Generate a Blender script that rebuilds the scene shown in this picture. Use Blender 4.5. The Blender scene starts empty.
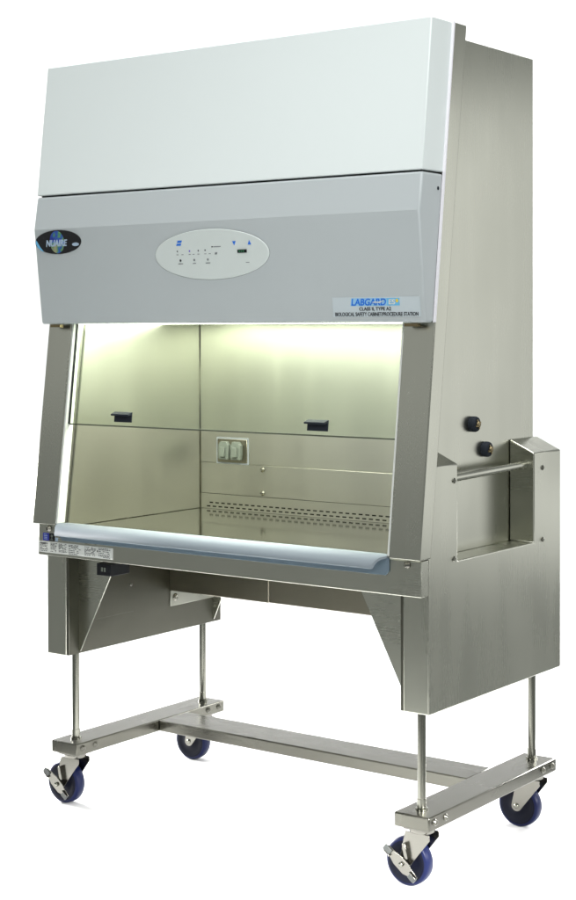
import bpy, bmesh, math, random
from mathutils import Vector, Matrix
random.seed(7)
S = bpy.context.scene
C = S.collection
ZG = -0.0212                       # level of the ground under the casters

# ------------------------------------------------------------------ materials
def nodes(name):
    m = bpy.data.materials.new(name); m.use_nodes = True
    nt = m.node_tree
    return m, nt, nt.nodes['Principled BSDF']

def plain(name, col, rough=.5, metal=0., spec=.5, coat=0.):
    m, nt, b = nodes(name)
    b.inputs['Base Color'].default_value = (*col, 1)
    b.inputs['Roughness'].default_value = rough
    b.inputs['Metallic'].default_value = metal
    b.inputs['Specular IOR Level'].default_value = spec
    b.inputs['Coat Weight'].default_value = coat
    return m

def painted(name, col, rough=.45, bump=.06):
    """powder coat: a fine orange peel and a very slight mottling"""
    m, nt, b = nodes(name)
    tc = nt.nodes.new('ShaderNodeTexCoord')
    n = nt.nodes.new('ShaderNodeTexNoise'); n.inputs['Scale'].default_value = 420; n.inputs['Detail'].default_value = 3
    n2 = nt.nodes.new('ShaderNodeTexNoise'); n2.inputs['Scale'].default_value = 3.1; n2.inputs['Detail'].default_value = 3
    bp = nt.nodes.new('ShaderNodeBump'); bp.inputs['Strength'].default_value = bump; bp.inputs['Distance'].default_value = .001
    mr = nt.nodes.new('ShaderNodeMapRange'); mr.inputs['To Min'].default_value = rough - .05; mr.inputs['To Max'].default_value = rough + .07
    nt.links.new(tc.outputs['Object'], n.inputs['Vector']); nt.links.new(tc.outputs['Object'], n2.inputs['Vector'])
    nt.links.new(n.outputs['Fac'], bp.inputs['Height']); nt.links.new(bp.outputs['Normal'], b.inputs['Normal'])
    nt.links.new(n2.outputs['Fac'], mr.inputs['Value']); nt.links.new(mr.outputs['Result'], b.inputs['Roughness'])
    b.inputs['Base Color'].default_value = (*col, 1)
    return m

def steel(name, axis, col=(.47, .475, .41), rough=.28, var=.05, bump=.02, tone=.03):
    """brushed stainless steel, grain running along one axis"""
    m, nt, b = nodes(name)
    L = nt.links.new
    tc = nt.nodes.new('ShaderNodeTexCoord')
    def grain(across, along, detail):
        mp = nt.nodes.new('ShaderNodeMapping')
        sc = [across] * 3; sc['xyz'.index(axis)] = along
        mp.inputs['Scale'].default_value = sc
        n = nt.nodes.new('ShaderNodeTexNoise'); n.inputs['Scale'].default_value = 1.; n.inputs['Detail'].default_value = detail
        L(tc.outputs['Object'], mp.inputs['Vector']); L(mp.outputs['Vector'], n.inputs['Vector'])
        return n
    fine = grain(1100., 14., 2); band = grain(9., .7, 3)          # hairline grain, and the broad soft bands of the rolled sheet
    cloud = grain(3.5, 3.5, 4)                                    # wiping marks
    def mul(sock, k, add=None):
        a = nt.nodes.new('ShaderNodeMath'); a.operation = 'MULTIPLY_ADD'; a.inputs[1].default_value = k; a.inputs[2].default_value = 0
        L(sock, a.inputs[0])
        if add is not None: L(add, a.inputs[2])
        return a.outputs[0]
    s = mul(cloud.outputs['Fac'], .4, mul(band.outputs['Fac'], .45, mul(fine.outputs['Fac'], .15)))
    mr = nt.nodes.new('ShaderNodeMapRange')
    mr.inputs['From Min'].default_value = .3; mr.inputs['From Max'].default_value = .7
    mr.inputs['To Min'].default_value = rough - var; mr.inputs['To Max'].default_value = rough + var
    L(s, mr.inputs['Value']); L(mr.outputs['Result'], b.inputs['Roughness'])
    bp = nt.nodes.new('ShaderNodeBump'); bp.inputs['Strength'].default_value = bump; bp.inputs['Distance'].default_value = .0003
    L(fine.outputs['Fac'], bp.inputs['Height']); L(bp.outputs['Normal'], b.inputs['Normal'])
    mx = nt.nodes.new('ShaderNodeMix'); mx.data_type = 'RGBA'
    mx.inputs['A'].default_value = (*[c * (1 - tone) for c in col], 1); mx.inputs['B'].default_value = (*[min(1, c * (1 + tone)) for c in col], 1)
    L(s, mx.inputs['Factor']); L(mx.outputs['Result'], b.inputs['Base Color'])
    b.inputs['Metallic'].default_value = 1
    return m

def emit(name, col, s):
    m, nt, b = nodes(name)
    b.inputs['Base Color'].default_value = (*col, 1)
    b.inputs['Emission Color'].default_value = (*col, 1); b.inputs['Emission Strength'].default_value = s
    return m

def glass(name, tint):
    m, nt, b = nodes(name)
    nt.nodes.remove(b)
    out = nt.nodes['Material Output']
    t = nt.nodes.new('ShaderNodeBsdfTransparent'); t.inputs['Color'].default_value = (*tint, 1)
    g = nt.nodes.new('ShaderNodeBsdfGlossy'); g.inputs['Roughness'].default_value = .03
    lw = nt.nodes.new('ShaderNodeLayerWeight'); lw.inputs['Blend'].default_value = .5      # Schlick reflectance of each face
    pw = nt.nodes.new('ShaderNodeMath'); pw.operation = 'POWER'; pw.inputs[1].default_value = 5
    f = nt.nodes.new('ShaderNodeMath'); f.operation = 'MULTIPLY_ADD'; f.inputs[1].default_value = .96; f.inputs[2].default_value = .035
    nt.links.new(lw.outputs['Facing'], pw.inputs[0]); nt.links.new(pw.outputs[0], f.inputs[0])
    mx = nt.nodes.new('ShaderNodeMixShader')
    nt.links.new(f.outputs[0], mx.inputs[0]); nt.links.new(t.outputs[0], mx.inputs[1]); nt.links.new(g.outputs[0], mx.inputs[2])
    nt.links.new(mx.outputs[0], out.inputs['Surface'])
    return m

def globe_mat():
    m, nt, b = nodes('printed_globe')
    tc = nt.nodes.new('ShaderNodeTexCoord')
    n = nt.nodes.new('ShaderNodeTexNoise'); n.inputs['Scale'].default_value = 38; n.inputs['Detail'].default_value = 3
    r = nt.nodes.new('ShaderNodeValToRGB'); e = r.color_ramp.elements
    e[0].position = .40; e[0].color = (.015, .035, .30, 1)
    e[1].position = .68; e[1].color = (.34, .34, .20, 1)
    x = e.new(.50); x.color = (.03, .10, .42, 1)
    x = e.new(.54); x.color = (.06, .26, .12, 1)
    nt.links.new(tc.outputs['Object'], n.inputs['Vector']); nt.links.new(n.outputs['Fac'], r.inputs['Fac'])
    nt.links.new(r.outputs['Color'], b.inputs['Base Color']); b.inputs['Roughness'].default_value = .3
    return m

M = {}
M['steel_z'] = steel('brushed_steel_vertical', 'z')
M['steel_x'] = steel('brushed_steel_across', 'x')
M['steel_y'] = steel('brushed_steel_along_side', 'y')
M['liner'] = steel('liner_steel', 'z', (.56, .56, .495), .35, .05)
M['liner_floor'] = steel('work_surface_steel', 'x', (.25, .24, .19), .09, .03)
M['mill'] = steel('mill_finish_sheet', 'y', (.13, .129, .105), .34, .05)  # steel darkened: underside shade put into its colour; bolts and beads share it
M['mill_tank'] = steel('drawn_sheet', 'x', (.26, .245, .19), .32, .05)  # tank shade put into the steel's colour; the outlet plate shares it
M['stand'] = steel('stand_steel_along', 'y', (.138, .136, .116), .28, .05)  # same steel, colour darkened against reflections of the white sweep
M['stand_x'] = steel('stand_steel_across', 'x', (.138, .136, .116), .28, .05)  # the same darkened copy for the cross beam
M['chrome'] = plain('zinc_plate', (.20, .195, .172), .25, 1.)
M['rod'] = steel('rod_steel', 'z', (.24, .24, .205), .2, .03)
M['hood'] = painted('white_powder_coat', (.785, .85, .84))
M['control'] = painted('grey_blue_powder_coat', (.495, .54, .55))
M['edge'] = plain('polished_trim', (.85, .84, .88), .3)
M['dark'] = plain('dark_gap', (.02, .02, .018), .7)
M['black'] = plain('black_plastic', (.008, .009, .011), .45, 0, .2)
M['slate'] = plain('slate_plastic', (.022, .027, .036), .65, 0, .12)
M['white'] = plain('white_aluminium', (.66, .68, .65), .5)
M['offwhite'] = plain('socket_plastic', (.13, .15, .125), .5)
M['airfoil'] = painted('pale_blue_coat', (.255, .30, .335), .65)
M['airfoil_plate'] = painted('blue_grey_coat', (.14, .195, .24), .4)
M['oval'] = plain('pearl_overlay', (.66, .72, .70), .33)
M['ink'] = plain('dark_ink', (.035, .04, .045), .6)
M['ink_grey'] = plain('grey_ink', (.20, .22, .23), .6)
M['ink_blue'] = plain('blue_ink', (.015, .17, .70), .45)
M['sky_ink'] = plain('light_blue_ink', (.16, .50, .80), .45)
M['pale_ink'] = plain('pale_blue_ink', (.30, .56, .78), .45)
M['violet_ink'] = plain('violet_ink', (.16, .12, .55), .5)
M['yellow'] = plain('yellow_ink', (.85, .62, .04), .5)
M['plate'] = plain('nameplate_film', (.56, .63, .66), .35)
M['pedal'] = plain('worn_pedal_tread', (.10, .105, .10), .45, .6)
M['paper'] = plain('data_label_paper', (.72, .74, .70), .5)
M['sticker'] = plain('blue_sticker', (.02, .03, .30), .4)
M['silver'] = plain('silver_ink', (.42, .54, .68), .35)
M['emblem'] = plain('emblem_black', (.006, .006, .008), .25)
M['globe'] = globe_mat()
M['tyre'] = plain('blue_polyurethane', (.0022, .006, .042), .4, 0, .2)
M['wheel_hub'] = plain('dark_blue_hub', (.0015, .0025, .009), .5, 0, .15)
M['brass'] = plain('brass', (.26, .21, .12), .35, 1.)
M['glass'] = glass('sash_glass', (.955, .985, .94))
M['lamp'] = emit('lit_fluorescent_diffuser', (.97, 1., .885), 13.)
M['sweep'] = plain('white_paper', (.90, .90, .90), .9, 0, .1)

# ------------------------------------------------------------------ mesh helpers
WLOC = {}
def build(name, bm, mat, parent=None, bevel=0., seg=2, label=None, smooth=False):
    mats = mat if isinstance(mat, (list, tuple)) else [mat]
    bmesh.ops.recalc_face_normals(bm, faces=bm.faces)
    if bevel:
        es = [e for e in bm.edges if len(e.link_faces) == 2 and e.calc_face_angle(0) > .5]
        r = bmesh.ops.bevel(bm, geom=es, offset=bevel, segments=seg, affect='EDGES', profile=.5, clamp_overlap=True)
        for f in r['faces']: f.smooth = True
    if smooth:
        for f in bm.faces: f.smooth = True
        for e in bm.edges:
            if len(e.link_faces) == 2 and e.calc_face_angle(0) > .7: e.smooth = False
    co = [v.co for v in bm.verts]
    c = Vector([(min(v[i] for v in co) + max(v[i] for v in co)) / 2 for i in range(3)])
    bmesh.ops.translate(bm, vec=-c, verts=bm.verts)
    me = bpy.data.meshes.new(name); bm.to_mesh(me); bm.free()
    for m in mats: me.materials.append(M[m])
    o = bpy.data.objects.new(name, me); C.objects.link(o)
    o.location = c
    if parent is not None:
        o.parent = parent; o.location = c - WLOC[parent]
    WLOC[o] = c
    if label: o['label'] = label
    return o

def B(): return bmesh.new()

def box(bm, x0, x1, y0, y1, z0, z1, mi=0):
    vs = [bm.verts.new((x, y, z)) for x in (x0, x1) for y in (y0, y1) for z in (z0, z1)]
    for q in ((0, 1, 3, 2), (4, 6, 7, 5), (0, 4, 5, 1), (2, 3, 7, 6), (0, 2, 6, 4), (1, 5, 7, 3)):
        f = bm.faces.new([vs[i] for i in q]); f.material_index = mi
    return vs

def prism(bm, poly, a0, a1, axis='x', mi=0):
    """polygon (in the two other axes) extruded along an axis"""
    def P(a, p):
        return {'x': (a, p[0], p[1]), 'y': (p[0], a, p[1]), 'z': (p[0], p[1], a)}[axis]
    A = [bm.verts.new(P(a0, p)) for p in poly]; D = [bm.verts.new(P(a1, p)) for p in poly]
    n = len(poly)
    fs = [bm.faces.new(A), bm.faces.new(D[::-1])]
    for i in range(n): fs.append(bm.faces.new((A[i], D[i], D[(i + 1) % n], A[(i + 1) % n])))
    for f in fs: f.material_index = mi
    return A, D

def lathe(bm, prof, centre, axis, n=32, mi=0):
    """profile of (distance along axis, radius) turned round an axis direction"""
    ax = Vector(axis).normalized(); u = ax.orthogonal().normalized(); w = ax.cross(u)
    rings = []
    for t, r in prof:
        rings.append([bm.verts.new(Vector(centre) + ax * t + (u * math.cos(2 * math.pi * k / n) + w * math.sin(2 * math.pi * k / n)) * r) for k in range(n)] if r > 1e-6
                     else [bm.verts.new(Vector(centre) + ax * t)])
    for a, b in zip(rings, rings[1:]):
        for k in range(n):
            q = [a[k % len(a)], a[(k + 1) % len(a)], b[(k + 1) % len(b)], b[k % len(b)]]
            q = list(dict.fromkeys(q))
            if len(q) > 2:
                f = bm.faces.new(q); f.material_index = mi; f.smooth = True
    return rings

def tube(bm, p0, p1, r, n=24, mi=0):
    d = Vector(p1) - Vector(p0)
    lathe(bm, [(0, 0), (0, r), (d.length, r), (d.length, 0)], p0, d, n, mi)

def ellipse(bm, Mx, cx, cy, a, b, z0, z1, n=64, mi=0):
    A = [bm.verts.new(Mx @ Vector((cx + a * math.cos(2 * math.pi * k / n), cy + b * math.sin(2 * math.pi * k / n), z0))) for k in range(n)]
    D = [bm.verts.new(Mx @ Vector((cx + a * .985 * math.cos(2 * math.pi * k / n), cy + b * .975 * math.sin(2 * math.pi * k / n), z1))) for k in range(n)]
    fs = [bm.faces.new(D)] + [bm.faces.new((A[k], A[(k + 1) % n], D[(k + 1) % n], D[k])) for k in range(n)]
    for f in fs: f.material_index = mi

def poly(bm, Mx, pts, z0, z1, mi=0):
    A = [bm.verts.new(Mx @ Vector((*p, z0))) for p in pts]; D = [bm.verts.new(Mx @ Vector((*p, z1))) for p in pts]
    n = len(pts)
    fs = [bm.faces.new(D)] + [bm.faces.new((A[k], A[(k + 1) % n], D[(k + 1) % n], D[k])) for k in range(n)]
    for f in fs: f.material_index = mi

def rect(bm, Mx, x0, x1, y0, y1, z0, z1, mi=0): poly(bm, Mx, [(x0, y0), (x1, y0), (x1, y1), (x0, y1)], z0, z1, mi)

def text(bm, Mx, s, x0, x1, yc, h, z, mi=0, shear=0., bold=0.):
    """raised lettering fitted into a width and a cap height"""
    cu = bpy.data.curves.new('lettering', 'FONT'); cu.body = s; cu.extrude = .0006; cu.shear = shear; cu.offset = bold
    o = bpy.data.objects.new('lettering', cu); C.objects.link(o)
    dg = bpy.context.evaluated_depsgraph_get(); dg.update()
    me = bpy.data.meshes.new_from_object(o.evaluated_get(dg))
    bpy.data.objects.remove(o); bpy.data.curves.remove(cu)
    xs = [v.co.x for v in me.vertices]; ys = [v.co.y for v in me.vertices]
    sx = (x1 - x0) / (max(xs) - min(xs)); sy = h / (max(ys) - min(ys)); my = (max(ys) + min(ys)) / 2
    t = B(); t.from_mesh(me); bpy.data.meshes.remove(me)
    for v in t.verts: v.co = Mx @ Vector((x0 + (v.co.x - min(xs)) * sx, yc + (v.co.y - my) * sy, z + v.co.z))
    for f in t.faces: f.material_index = mi
    tmp = bpy.data.meshes.new('tmp'); t.to_mesh(tmp); t.free()
    k = len(bm.faces); bm.from_mesh(tmp); bpy.data.meshes.remove(tmp)
    bm.faces.ensure_lookup_table()
    for f in bm.faces[k:]: f.material_index = mi

def frame(origin, up):
    x = Vector((1, 0, 0)); t = Vector(up).normalized(); n = x.cross(t)
    m = Matrix((x, t, n)).transposed().to_4x4(); m.translation = Vector(origin)
    return m

def screw(name, p, axis, r, parent, mat='chrome', h=.004):
    b = B(); lathe(b, [(0, r * 1.25), (h * .25, r * 1.25), (h * .3, r), (h * .8, r * .8), (h, r * .4), (h * .7, r * .35), (h * .7, 0)], p, axis, 16)
    return build(name, b, mat, parent)

def slotted(bm, Mx, x0, x1, y0, y1, rows, pitch, wd, ht, xs, xe, mi=0):
    """a flat sheet with real slots cut through it: rows = [(y, phase)]"""
    ys = sorted([y0, y1] + [y + s * ht / 2 for y, _ in rows for s in (-1, 1)])
    for a, b in zip(ys, ys[1:]):
        row = next((r for r in rows if abs((a + b) / 2 - r[0]) < 1e-6), None)
        if row is None: cuts = [(x0, x1)]
        else:
            cuts = []; x = x0; s = xs + row[1]
            while s + wd < xe: cuts.append((x, s)); x = s + wd; s += pitch
            cuts.append((x, x1))
        for p, q in cuts:
            f = bm.faces.new([bm.verts.new(Mx @ Vector(v)) for v in ((p, a, 0), (q, a, 0), (q, b, 0), (p, b, 0))]); f.material_index = mi

# ------------------------------------------------------------------ the setting
VH = Vector((-.5919, .8060, 0)).normalized(); VR = Vector((.8060, .5919, 0)).normalized()
CAM = Vector((2.78971, -3.87089, 1.43576))
def sweep():
    b = B(); prof = []
    for k in range(12): prof.append((3.1 + k * .25, ZG))
    for k in range(1, 17):
        a = k / 16 * math.pi / 2; prof.append((5.85 + .55 * math.sin(a), ZG + .55 * (1 - math.cos(a))))
    for k in range(1, 9): prof.append((6.4, ZG + .55 + k * .45))
    base = Vector((CAM.x, CAM.y, 0)); rows = []
    for s, z in prof:
        rows.append([b.verts.new(base + VH * s + VR * ((.23 * s + .15) * (j / 6 - 1)) + Vector((0, 0, z))) for j in range(13)])
    for r, q in zip(rows, rows[1:]):
        for j in range(12):
            f = b.faces.new((r[j], r[j + 1], q[j + 1], q[j])); f.smooth = True
    me = bpy.data.meshes.new('floor'); b.to_mesh(me); b.free(); me.materials.append(M['sweep'])
    o = bpy.data.objects.new('floor', me); C.objects.link(o)
    o['kind'] = 'structure'; o['label'] = 'plain white seamless floor curving up into the background'; o['category'] = 'floor'
sweep()

# ------------------------------------------------------------------ the cabinet on its rolling stand
root = bpy.data.objects.new('biological_safety_cabinet', None); C.objects.link(root)
root.location = (0, 0, ZG); WLOC[root] = Vector((0, 0, ZG))
root['label'] = 'stainless steel biological safety cabinet with white hood and glass sash on four blue casters'
root['category'] = 'safety cabinet'

# slanted front line of the side frames
def yf(z): return -.2731 - (2.2275 - z) * .1251          # their front face
def yb(z): return -.2082 - (2.2249 - z) * .1328          # their back

# hood: white upper panel, grey control housing
b = B(); prism(b, [(-.378, 2.2275), (-.4240, 1.8350), (yf(1.835) - .001, 1.8350), (yf(2.2275) - .001, 2.2275)], -.68, .68)
build('upper_panel', b, 'hood', root, .003)
b = B(); prism(b, [(-.412, 1.8347), (-.412, 1.8305), (yf(1.83) - .002, 1.8305), (yf(1.83) - .002, 1.8347)], -.672, .672)
build('panel_gap', b, 'dark', root)
ch = B(); prism(ch, [(-.4240, 1.8302), (-.4395, 1.7320), (-.4075, 1.4487), (yf(1.4487) - .001, 1.4487), (yf(1.8302) - .001, 1.8302)], -.68, .68)
ctrl = build('control_housing', ch, 'control', root, .006, 3)
screw('screw', (.6802, -.3484, 1.792), (1, 0, 0), .004, ctrl, 'slate', .002)
for s in (-1, 1):                                          # bright trim edge between the hood and the side frame
    b = B(); prism(b, [(yf(2.2295) - .003, 2.2295), (yf(1.449) - .003, 1.449), (yf(1.449) + .0015, 1.449), (yf(2.2295) + .0015, 2.2295)], s * .6795, s * .6868)
    build('trim_edge', b, 'edge', root)

PF = frame((0, -.4075, 1.4487), (0, -.032, .2833))         # the sloping lower front of the control housing
def py(z): return (z - 1.4487) / .9937                      # height on it
# oval keypad
b = B(); ellipse(b, PF, -.001, py(1.640), .2055, .0722, -.001, .0012, 96)
op = build('oval_keypad', b, 'ink_grey', root)
b = B(); ellipse(b, PF, -.001, py(1.640), .2030, .0703, .0011, .0030, 96)
build('overlay', b, 'oval', op)
b = B()
for k in range(2):
    x, y = -.1125 + .0035 * (1 - k), py(1.6782) - k * .0085
    poly(b, PF, [(x - .009, y - .003), (x + .007, y - .003), (x + .0095, y + .003), (x - .0065, y + .003)], .0032, .0038)
build('stripe_mark', b, 'ink_blue', op)
b = B(); poly(b, PF, [(.0795, py(1.6735)), (.0852, py(1.6615)), (.0910, py(1.6735))], .0032, .004); build('arrow_button', b, 'ink_blue', op)
b = B(); poly(b, PF, [(.1320, py(1.6625)), (.1434, py(1.6625)), (.1377, py(1.6745))], .0032, .004); build('arrow_button', b, 'ink_blue', op)
b = B(); rect(b, PF, .0955, .1270, py(1.6412), py(1.6500), .0032, .005); build('display', b, 'black', op)
b = B()
for x in (.1010, .1078, .1146): rect(b, PF, x, x + .0045, py(1.6432), py(1.6480), .005, .0053)
M['led'] = plain('green_display', (.02, .14, .06), .4); build('digits', b, 'led', op)
for x, z, r in ((-.1191, 1.6513, .0022), (-.0433, 1.6513, .0022), (-.0186, 1.6517, .0022), (-.1102, 1.6254, .0036)):
    b = B(); ellipse(b, PF, x, py(z), r, r, .0032, .0036, 14); build('indicator_dot', b, 'ink', op)
b = B(); rect(b, PF, .0045, .0105, py(1.6590), py(1.6618), .0032, .0036); build('alarm_mark', b, 'ink', op)
b = B(); ellipse(b, PF, -.0749, py(1.6511), .0026, .0026, .0032, .0036, 12); build('indicator_lamp', b, 'violet_ink', op)
b = B()
for x in (-.1195, -.1015, -.0749, -.0610, -.0433, -.0186, -.0030): rect(b, PF, x - .0035, x + .0035, py(1.6408), py(1.6426), .0032, .0036)
for x, w in ((-.1102, .0085), (-.0601, .0055), (-.0113, .0080)): rect(b, PF, x - w, x + w, py(1.6152), py(1.6176), .0032, .0036)
for x in (-.0601, -.0113): ellipse(b, PF, x, py(1.6258), .0034, .0034, .0032, .0036, 14)
rect(b, PF, .0120, .0375, py(1.6592), py(1.6614), .0032, .0036)
poly(b, PF, [(.0145, py(1.6390)), (.0225, py(1.6390)), (.0245, py(1.6450)), (.0165, py(1.6450))], .0032, .0036)
rect(b, PF, .1215, .1330, py(1.6136), py(1.6154), .0032, .0036)
build('lettering', b, 'ink_grey', op)
# black oval maker's emblem
ex, ez = -.5818, py(1.6928)
b = B(); ellipse(b, PF, ex, ez, .0945, .0362, -.001, .0025, 80); em = build('emblem', b, 'emblem', root)
b = B(); ellipse(b, PF, ex - .003, ez, .0295, .0335, .0024, .0029, 48); build('globe', b, 'globe', em)
b = B(); poly(b, PF, [(ex - .092, ez - .001), (ex - .088, ez + .008), (ex - .074, ez - .013), (ex - .060, ez - .028), (ex - .073, ez - .0225), (ex - .084, ez - .0150)], .0026, .003)
build('blue_arc', b, 'sky_ink', em)
b = B(); ellipse(b, PF, ex + .072, ez - .009, .014, .0052, .0026, .003, 24); build('moon', b, 'silver', em)
b = B(); text(b, PF, 'NUAIRE', ex - .048, ex + .040, ez - .003, .0200, .0037, 0, .25, .03); build('lettering', b, 'silver', em)
# nameplate at lower right
b = B(); rect(b, PF, .3975, .6660, py(1.4640), py(1.5150), -.0005, .0014); npl = build('nameplate', b, 'plate', root)
b = B(); text(b, PF, 'LABGARD', .4575, .5650, py(1.5022), .0180, .0022, 0, .18, .012); build('lettering', b, 'ink_blue', npl)
b = B(); poly(b, PF, [(.4535, py(1.4918)), (.5665, py(1.4918)), (.5665, py(1.5125)), (.4575, py(1.5125))], .0012, .0016); build('letter_backing', b, 'pale_ink', npl)
b = B(); rect(b, PF, .5670, .6060, py(1.4925), py(1.5118), .0012, .0018); build('letter_panel', b, 'sky_ink', npl)
b = B(); text(b, PF, 'ES', .5730, .5930, py(1.5022), .0135, .0024, 0, .1, .02); build('lettering', b, 'paper', npl)
b = B(); ellipse(b, PF, .5985, py(1.5050), .0042, .0048, .0018, .0026, 10); build('star', b, 'yellow', npl)
b = B(); poly(b, PF, [(.521, py(1.5005)), (.531, py(1.5035)), (.541, py(1.5028)), (.559, py(1.5060)), (.547, py(1.4995)), (.533, py(1.5005))], .0029, .0036); build('swoosh', b, 'paper', npl)
b = B(); text(b, PF, 'CLASS II, TYPE A2', .4810, .5790, py(1.4838), .0105, .0018, 0, 0, .012); build('lettering', b, 'ink', npl)
b = B(); text(b, PF, 'BIOLOGICAL SAFETY CABINET/PROCEDURE STATION', .4045, .6600, py(1.4708), .0098, .0018, 0, 0, .012); build('lettering', b, 'ink', npl)

# body shell
b = B()
for s in (-1, 1):
    prism(b, [(yb(2.2194) + .001, 2.2194), (yb(.8475) + .001, .8475), (-.388, .800), (.327, .800), (.327, 2.2194)], s * .591, s * .598)
box(b, -.5890, .5890, .320, .3268, .582, 2.2190)
box(b, -.5908, .5908, -.207, .3198, 2.212, 2.2192)
build('body', b, 'steel_z', root, .0012, 1)

# side frames beside the opening
for s in (-1, 1):
    b = B(); prism(b, [(yf(2.2275), 2.2275), (yf(.8475), .8475), (yb(.8475), .8475), (yb(2.2249), 2.2275)], s * .5912, s * .6844)
    fr = build('side_frame', b, 'steel_z', root, .003, 3)
    z0, z1 = .852, 1.60
    b = B(); prism(b, [(yf(z1) + .003, z1), (yf(z0) + .003, z0), (yf(z0) + .037, z0), (yf(z1) + .037, z1)], s * .5842, s * .5911)
    build('sash_track', b, 'white', fr, .001, 1)
    z0 = 1.148
    b = B(); prism(b, [(yf(z1) + .014, z1), (yf(z0) + .014, z0), (yf(z0) + .022, z0), (yf(z1) + .022, z1)], s * .5822, s * .5842)
    build('gasket', b, 'black', fr)
    b = B(); box(b, s * .650, s * .610, -.400, -.385, 1.4385, 1.4465); build('bracket', b, 'brass', fr)

# glass sash with two grips
def yg(z): return yf(z) + .0205
z0, z1 = 1.1468, 1.62
b = B(); prism(b, [(yg(z1) - .003, z1), (yg(z0) - .003, z0), (yg(z0) + .003, z0), (yg(z1) + .003, z1)], -.5815, .5815)
sash = build('glass_sash', b, 'glass', root)
b = B(); prism(b, [(yg(z0) - .0034, z0 + .0028), (yg(z0) - .0034, z0 - .0012), (yg(z0) + .0034, z0 - .0012), (yg(z0) + .0034, z0 + .0028)], -.5812, .5812)
M['edge_glass'] = plain('ground_glass_edge', (.09, .10, .075), .7, 0, .1); build('polished_edge', b, 'edge_glass', sash)
for x in (-.365, .332):
    b = B()
    y = lambda z: yg(z) - .0036
    prism(b, [(y(1.190), 1.190), (y(1.160), 1.160), (y(1.160) - .004, 1.160), (y(1.180) - .004, 1.181), (y(1.180) - .020, 1.179), (y(1.180) - .021, 1.184), (y(1.190) - .004, 1.190)], x - .034, x + .034)
    build('sash_grip', b, 'slate', sash, .001, 1)

# inside of the cabinet
BW = .232
PW = Matrix(((1, 0, 0, 0), (0, 0, -1, BW), (0, 1, 0, 0), (0, 0, 0, 1)))   # (x, z, out) on the back wall
b = B(); box(b, -.5885, .5885, BW, BW + .004, .9915, 1.56)
box(b, -.5885, .5885, BW + .0008, BW + .005, .889, .9908)
bw = build('back_wall', b, 'liner', root, .0008, 1)
b = B(); slotted(b, PW, -.5885, .5885, .8385, .8882, [(.8462, 0), (.8585, .0115)], .0247, .0150, .0042, -.5575, .575)
build('slotted_panel', b, 'liner', bw)
b = B(); box(b, -.588, .588, BW + .012, BW + .014, .8385, .888); build('plenum', b, 'dark', bw)
for z in (.9775, .9012): screw('bolt', (-.326, BW + .002, z), (0, -1, 0), .0070, bw, 'mill', .010)
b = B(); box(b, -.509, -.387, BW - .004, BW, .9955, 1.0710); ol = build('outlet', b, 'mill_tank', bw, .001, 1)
for x in (-.474, -.424):
    b = B()
    prism(b, [(x - .019, 1.005), (x + .019, 1.005), (x + .021, 1.020), (x + .021, 1.052), (x + .012, 1.064), (x - .012, 1.064), (x - .021, 1.052), (x - .021, 1.020)], BW - .018, BW - .0042, 'y')
    box(b, x - .010, x + .010, BW - .026, BW - .0182, 1.014, 1.046)
    o = build('outlet_cover', b, 'offwhite', root, .0015, 2)
b = B(); box(b, -.515, -.381, BW - .0012, BW, .9895, 1.0770); build('outlet_gasket', b, 'ink_grey', root)
for s in (-1, 1):
    b = B(); prism(b, [(yb(.84), .8395), (yb(1.56), 1.56), (BW - .0005, 1.56), (BW - .0005, .8395)], s * .5855, s * .5905)
    build('side_liner', b, 'liner', root)
    b = B(); tube(b, (s * .5835, BW - .0005, .84), (s * .5835, BW - .0005, 1.5), .0012, 8); build('corner_bead', b, 'mill', root)
b = B(); box(b, -.588, .588, yf(1.56) + .03, BW, 1.560, 1.566); build('liner_ceiling', b, 'liner', root)
PT = Matrix(((1, 0, 0, 0), (0, 1, 0, 0), (0, 0, 1, .838), (0, 0, 0, 1)))
b = B(); slotted(b, PT, -.585, .585, -.395, BW + .012, [(-.3350, 0), (-.3230, .007), (-.3110, 0)], .014, .009, .004, -.57, .57)
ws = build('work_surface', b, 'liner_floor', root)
b = B(); box(b, -.585, .585, -.40, BW + .01, .828, .832); build('drain_tray', b, 'dark', root)
lb = B(); box(lb, -.583, .583, -.340, .05, 1.4480, 1.4520)
lm = build('lamp_diffuser', lb, 'lamp', root)
b = B(); box(b, -.5835, .5835, -.342, .06, 1.4523, 1.5595); build('lamp_housing', b, 'white', lm)

# front apron, arm rest
b = B(); box(b, -.677, .677, -.4282, -.3910, .7514, .8440)
box(b, -.5850, .5850, -.3908, -.3700, .8000, .8440)
ap = build('front_apron', b, 'steel_x', root, .0025, 2)
for x in (-.630, .637):
    screw('bolt', (x, -.4284, .833), (0, -1, 0), .0075, ap, 'chrome', .012)
b = B(); pts = []
prism(b, [(-.584, .846), (-.584, .812), (-.574, .801), (.574, .801), (.584, .812), (.584, .846)], -.4325, -.4285, 'y')
build('armrest_plate', b, 'airfoil_plate', root, .0008, 1)
out = [(-.392, .8500), (-.430, .8530), (-.447, .8520), (-.460, .8490), (-.469, .8430), (-.4755, .8350), (-.4805, .8245), (-.4790, .8215)]
inn = [(-.4750, .8225), (-.4705, .8320), (-.4650, .8390), (-.4570, .8440), (-.446, .8465), (-.430, .8475), (-.392, .8460)]
b = B(); sec = out + inn
def half(y): return .5835 if y > -.445 else .5835 - (-.445 - y) * .70
A = [b.verts.new((-half(y), y, z)) for y, z in sec]; D = [b.verts.new((half(y), y, z)) for y, z in sec]
for i in range(len(sec)):
    j = (i + 1) % len(sec); f = b.faces.new((A[i], D[i], D[j], A[j])); f.smooth = True
b.faces.new(A); b.faces.new(D[::-1])
for e in b.edges:
    if e.calc_face_angle(0) > .8: e.smooth = False
build('armrest', b, 'airfoil', root)

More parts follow.
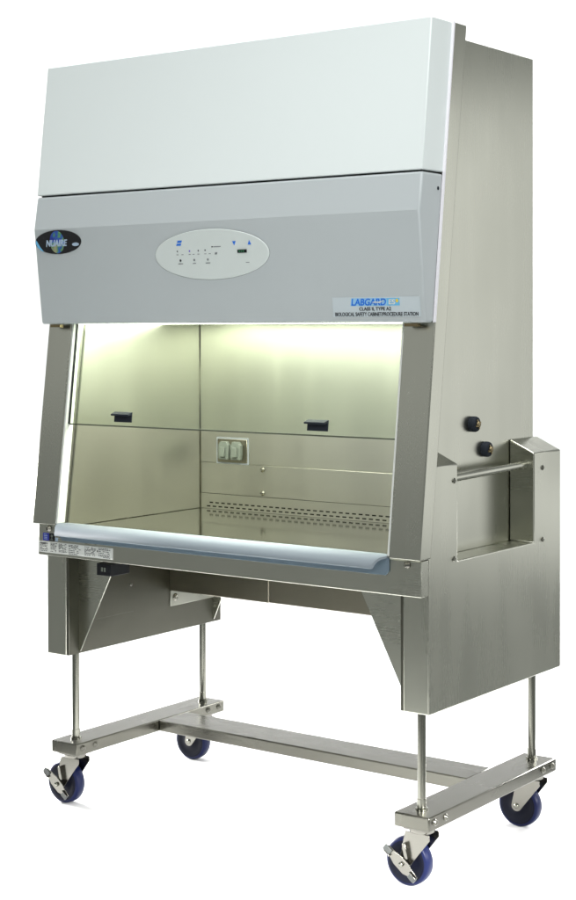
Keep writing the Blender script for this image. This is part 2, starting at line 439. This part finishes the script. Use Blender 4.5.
# labels on the apron
PA = Matrix(((1, 0, 0, 0), (0, 0, -1, -.4282), (0, 1, 0, 0), (0, 0, 0, 1)))
b = B(); rect(b, PA, -.6725, -.3715, .7600, .7935, -.0005, .0010); dl = build('data_label', b, 'paper', root)
b = B()
text(b, PA, 'nuaire', -.668, -.636, .7880, .0062, .0012, 0, .15, .03)
for x0, x1 in ((-.668, -.634), (-.624, -.596), (-.590, -.558), (-.549, -.500), (-.484, -.438), (-.428, -.380)):
    z = .7895 if x0 > -.66 else .7820
    while z > .7635:
        x = x0
        while x < x1 - .004:
            w = random.uniform(.003, .010)
            if random.random() < .8: rect(b, PA, x, min(x + w, x1), z - .0009, z + .0009, .0011, .0014)
            x += w + .0022
        z -= random.choice((.0036, .0036, .0050))
rect(b, PA, -.4345, -.4305, .7780, .7830, .0011, .0014)
build('lettering', b, 'ink', dl)
b = B(); rect(b, PA, -.6560, -.6315, .7960, .8190, -.0005, .0010); bs = build('warning_sticker', b, 'sticker', root)
b = B()
for k in range(4): rect(b, PA, -.652, -.636 - .002 * (k % 2), .8005 + k * .0045, .8018 + k * .0045, .0011, .0013)
build('lettering', b, 'silver', bs)
b = B(); rect(b, PA, -.6295, -.6080, .7960, .8190, -.0005, .0010); bs = build('warning_sticker', b, 'black', root)
b = B(); ellipse(b, PA, -.6190, .8110, .0045, .0045, .0011, .0014, 12); poly(b, PA, [(-.626, .799), (-.612, .799), (-.619, .806)], .0011, .0014)
build('symbol', b, 'offwhite', bs)
b = B(); rect(b, PA, -.6050, -.5945, .7960, .8075, -.0005, .0010); build('inspection_sticker', b, 'silver', root)

# underside: drain pan, rear tank, bracket, switch
b = B(); box(b, -.5845, .5845, -.3900, .0780, .7560, .7990); build('drain_pan', b, 'steel_x', root, .002, 1)
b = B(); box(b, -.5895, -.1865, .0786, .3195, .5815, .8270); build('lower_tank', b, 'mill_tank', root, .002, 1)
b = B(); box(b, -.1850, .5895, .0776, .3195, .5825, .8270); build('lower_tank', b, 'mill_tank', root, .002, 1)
for s in (-1, 1):
    b = B(); box(b, s * .5895, s * .5865, .0800, .3030, .5300, .5810); br = build('mounting_bracket', b, 'steel_y', root, .001, 1)
    screw('bolt', (s * .5865, .1036, .557), (-s, 0, 0), .0105, br, 'rod', .006)
b = B(); box(b, -.4640, -.4080, -.400, -.315, .7040, .7400); sw = build('power_switch', b, 'black', root, .002, 2)
b = B()
for x in (-.4440, -.4330): box(b, x, x + .0058, -.4022, -.4002, .7165, .7285)
build('rocker', b, 'offwhite', sw)
b = B(); lathe(b, [(0, 0), (0, .007), (.02, .007), (.02, 0)], (.272, -.30, .738), (0, 0, 1), 12); build('drain_valve', b, 'brass', root)

# leg housings with the handle recess
for s in (-1, 1):
    b = B()
    A, D = prism(b, [(-.3903, .4457), (.3475, .4457), (.3475, 1.0791), (.1829, 1.0791), (.1829, .8257), (-.2446, .8257), (-.2446, 1.0791), (-.3903, 1.0791)], s * .5992, s * .6770)
    for v in A:
        if v.co.z > 1.07: v.co.z = 1.116
    hs = build('leg_housing', b, 'steel_z', root, .0035, 3)
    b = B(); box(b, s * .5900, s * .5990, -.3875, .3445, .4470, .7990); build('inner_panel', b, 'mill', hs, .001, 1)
    b = B(); box(b, s * .6020, s * .6740, .1815, .1827, .8290, 1.0765)
    b.verts.ensure_lookup_table()
    for v in b.verts:
        if v.co.z > 1.07 and abs(v.co.x) < .61: v.co.z = 1.108
    build('recess_lining', b, 'steel_x', hs)
    b = B(); lathe(b, [(0, 0), (0, .014), (.006, .014), (.006, .0102), (.4215, .0102), (.4215, .014), (.4275, .014), (.4275, 0)], (s * .648, -.2445, 1.037), (0, 1, .020), 24)
    build('handle_bar', b, 'steel_y', hs, smooth=True)
    for y, z in ((-.2640, 1.036), (-.2655, .832), (.2323, 1.035), (.2323, .8295)): screw('screw', (s * .6770, y, z), (s, 0, 0), .0062, hs, 'rod', .005)
    b = B(); prism(b, [(s * .590, .454), (s * .590, .7555), (s * .4290, .7555), (s * .5860, .454)], -.3430, -.3389, 'y'); build('gusset', b, 'steel_x', hs)
    b = B(); prism(b, [(s * .590, .456), (s * .590, .5295), (s * .5540, .5295), (s * .587, .456)], .3030, .3070, 'y'); build('gusset', b, 'steel_x', hs)
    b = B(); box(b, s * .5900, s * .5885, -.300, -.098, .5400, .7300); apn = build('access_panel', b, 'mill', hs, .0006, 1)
    screw('screw', (s * .5885, -.1088, .6255), (-s, 0, 0), .004, apn, 'chrome', .003)

# two valve knobs on the right side
for y, z in ((-.0345, 1.1700), (.0350, 1.0968)):
    b = B(); lathe(b, [(0, .0205), (.003, .0215), (.013, .0215), (.018, .0195), (.0205, .015), (.0205, 0)], (.598, y, z), (1, 0, 0), 28)
    kn = build('valve_knob', b, 'slate', root)
    b = B(); lathe(b, [(0, .0085), (.006, .0085), (.007, .006), (.007, 0)], (.618, y, z), (1, 0, 0), 6)
    for a in range(4):
        c, s_ = math.cos(a * math.pi / 2 + .4), math.sin(a * math.pi / 2 + .4)
        box(b, .6175, .6215, y + .0115 * c - .0025, y + .0115 * c + .0025, z + .0115 * s_ - .0025, z + .0115 * s_ + .0025)
    build('brass_stem', b, 'brass', kn)

# the rolling stand: rods, beams, cross beam
for s in (-1, 1):
    bm_ = B(); box(bm_, s * .5657, s * .6721, -.3808, .3308, .1426, .1797)
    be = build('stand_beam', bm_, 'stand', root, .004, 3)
    for y in (-.3540, -.2990, .2460, .3025):
        for sx, px in ((1, .6721), (-1, .5657)):
            screw('bolt', (s * px, y, .1635), (s * sx, 0, 0), .0075, be, 'stand', .008)
    b = B(); box(b, s * .6190 - .05, s * .6190 + .05, -.3835, -.3805, .1450, .1770)
    for y in (-.3290, .2813):
        b = B(); lathe(b, [(0, .0165), (.006, .0165), (.007, .0125), (.030, .0125), (.031, .0112), (.45, .0112), (.45, 0)], (s * .6178, y, .1797), (0, 0, 1), 24)
        build('support_rod', b, 'rod', root, smooth=True)
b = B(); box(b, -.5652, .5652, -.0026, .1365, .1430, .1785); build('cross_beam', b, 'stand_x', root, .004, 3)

# casters: built once, copied with their pieces
def caster_parts(brake):
    e = B(); box(e, -.036, .036, -.036, .036, -.007, 0)
    lathe(e, [(-.007, .034), (-.016, .034), (-.018, .028), (-.018, 0)], (0, 0, 0), (0, 0, 1), 28)
    c = build('caster', e, 'chrome', None, .0012, 1); off = c.location.copy(); WLOC[c] = off
    wc = (-.038, 0, -.0997)
    for sy in (-1, 1):
        f = B()
        pts = [(.036, -.0165), (.037, -.030)]
        for k in range(9):
            a = math.radians(-35 - k * 18); pts.append((wc[0] + .0165 * math.cos(a), wc[2] + .0165 * math.sin(a)))
        pts += [(-.040, -.030), (-.036, -.0165)]
        prism(f, pts, sy * .0225, sy * .0255, 'y')
        build('fork', f, 'chrome', c, .0006, 1)
    w = B()
    lathe(w, [(-.017, .020), (-.0165, .046), (-.0190, .049), (-.0185, .0590), (-.0135, .0628), (0, .0640), (.0135, .0628), (.0185, .0590), (.0190, .049), (.0165, .046), (.017, .020)], wc, (0, 1, 0), 56)
    wh = build('wheel', w, 'tyre', c)
    h = B(); lathe(h, [(-.0200, 0), (-.0200, .020), (-.0178, .0215), (-.0172, .040), (-.0186, .0430), (-.0192, .0530), (-.0180, .0575), (-.0150, .0578), (.0150, .0578), (.0180, .0575), (.0192, .0530), (.0186, .0430), (.0172, .040), (.0178, .0215), (.0200, .020), (.0200, 0)], wc, (0, 1, 0), 36)
    build('hub', h, 'wheel_hub', c)
    a = B(); lathe(a, [(-.029, 0), (-.029, .0075), (-.0245, .0075), (-.0245, .011), (-.0235, .011), (.0245, .011), (.0245, .008), (.030, .008), (.030, 0)], wc, (0, 1, 0), 6)
    build('axle_bolt', a, 'rod', c)
    if brake:
        R = Matrix.Translation(Vector(wc)) @ Matrix.Rotation(math.radians(38), 4, 'Y')
        p = B()
        prism(p, [(-.058, -.009), (-.030, -.0135), (-.018, -.0175), (.018, -.0175), (.032, -.0105), (.054, -.0105), (.054, .0080), (.028, .0120), (.016, .0165), (-.016, .0165), (-.030, .0120), (-.058, .0090)], -.0420, -.0385, 'y')
        prism(p, [(-.012, -.012), (.012, -.012), (.012, .012), (-.012, .012)], -.0385, -.0290, 'y')
        box(p, -.058, -.036, -.050, -.0421, -.0085, -.0060); box(p, .030, .054, -.050, -.0421, .0050, .0076)
        bmesh.ops.transform(p, matrix=R, verts=p.verts); build('brake_pedal', p, 'chrome', c, .001, 1)
        for dim in ((-.0640, -.0400, -.0475, -.0422, -.0082, .0085), (.0330, .0560, -.0475, -.0422, -.0095, .0072)):
            q = B(); box(q, *dim); bmesh.ops.transform(q, matrix=R, verts=q.verts); build('pedal_grip', q, 'pedal', c, .0015, 2)
        n = B(); lathe(n, [(-.0480, 0), (-.0480, .0065), (-.0421, .0065), (-.0421, 0)], wc, (0, 1, 0), 6); build('pedal_nut', n, 'rod', c)
        k = B(); prism(k, [(-.040, -.048), (-.030, -.044), (-.022, -.085), (-.031, -.088)], -.0380, -.0250, 'y'); build('brake_link', k, 'chrome', c, .001, 1)
    return c, off
def copy_tree(o):
    n = o.copy(); C.objects.link(n)
    for chd in o.children:
        d = chd.copy(); C.objects.link(d); d.parent = n
    return n
for brake, y in ((True, -.33), (False, .28)):
    proto, off = caster_parts(brake)
    bpy.context.view_layer.update()
    for i, x in enumerate((-.62, .62)):
        o = proto if i == 0 else copy_tree(proto)
        o.parent = root; o.location = Vector((x, y, .1425)) + off - WLOC[root]

# ------------------------------------------------------------------ camera
cd = bpy.data.cameras.new('camera'); cam = bpy.data.objects.new('camera', cd); C.objects.link(cam)
Rv = Vector((.80607205, .59181445, -.00187547)); Uv = Vector((-.00587741, .01117401, .9999203)); Fv = Vector((-.59178823, .80599677, -.01248539))
m = Matrix((Rv, Uv, -Fv)).transposed().to_4x4(); m.translation = CAM
cam.matrix_world = m
cd.sensor_fit = 'HORIZONTAL'; cd.sensor_width = 36; cd.lens = 36 * 1597.448 / 576
cd.shift_y = -(450 - 347.65) / 576; cd.clip_end = 100
S.camera = cam

# ------------------------------------------------------------------ light
w = bpy.data.worlds.new('World'); S.world = w; w.use_nodes = True
w.node_tree.nodes['Background'].inputs['Color'].default_value = (.96, 1., .97, 1); w.node_tree.nodes['Background'].inputs['Strength'].default_value = .30
def area(name, p, target, sx, sy, power, col=(1, 1, 1), spread=180):
    l = bpy.data.lights.new(name, 'AREA'); l.shape = 'RECTANGLE'; l.size = sx; l.size_y = sy; l.energy = power; l.color = col; l.spread = math.radians(spread)
    o = bpy.data.objects.new(name, l); C.objects.link(o); o.location = p
    o.rotation_euler = (Vector(target) - Vector(p)).to_track_quat('-Z', 'Y').to_euler()
    return o
G = Vector((CAM.x, CAM.y, 0))
def pt(s, r, z): v = G + VH * s + VR * r; return (v.x, v.y, z)
area('key_softbox', pt(.8, .5, 3.3), (.1, -.3, 1.8), 1.2, 1.2, 11, spread=60)
area('left_softbox', (-2.3, -3.6, 2.4), (0, -.3, 1.5), 3.2, 1.5, 5)  # added unseen source, brightens reflections in the front steel
area('right_softbox', (2.7, 2.8, 1.45), (.6, .1, 1.2), 1.7, 2.3, 12.5)  # added unseen source, brightens reflections in the side steel
for r, w_ in ((-1.15, 5.5), (1.15, 4)): area('floor_fill', pt(2.7, r, .95), pt(4.25, r * .15, ZG), .5, .3, w_, spread=32)  # added low fills outside the view, clear shadows from the front floor
area('ceiling_softbox', pt(4.6, 0, 5.2), pt(4.6, .01, 0), 3.6, 4.2, 60, spread=50)  # added unseen downlight, whitens the floor and lifts the upper hood
for r in (-1.1, 1.1): area('backdrop_lamp', pt(5.4, r, 4.4), pt(6.4, r * .3, 1.2), 1.4, .6, 22, spread=75)  # added unseen pair, washes the backdrop to white
area('floor_lamp', (-2.4, .3, .75), (-.1, 0, ZG), 1.4, .3, 32, spread=60)  # added unseen fill from the left for floor shade under the cabinet
area('floor_lamp', (.45, 2.0, .75), (.1, .2, ZG), 1.4, .3, 8, spread=60)  # added unseen fill from behind, lightens the same floor
area('floor_lamp', (2.5, .6, .6), (.5, 0, ZG), 1.2, .3, 4, spread=50)  # added unseen fill from the right, lightens the same floor
S.view_settings.view_transform = 'Standard'; S.view_settings.look = 'None'; S.view_settings.exposure = 0
S.render.engine = 'CYCLES'
S.cycles.max_bounces = 10; S.cycles.transparent_max_bounces = 12
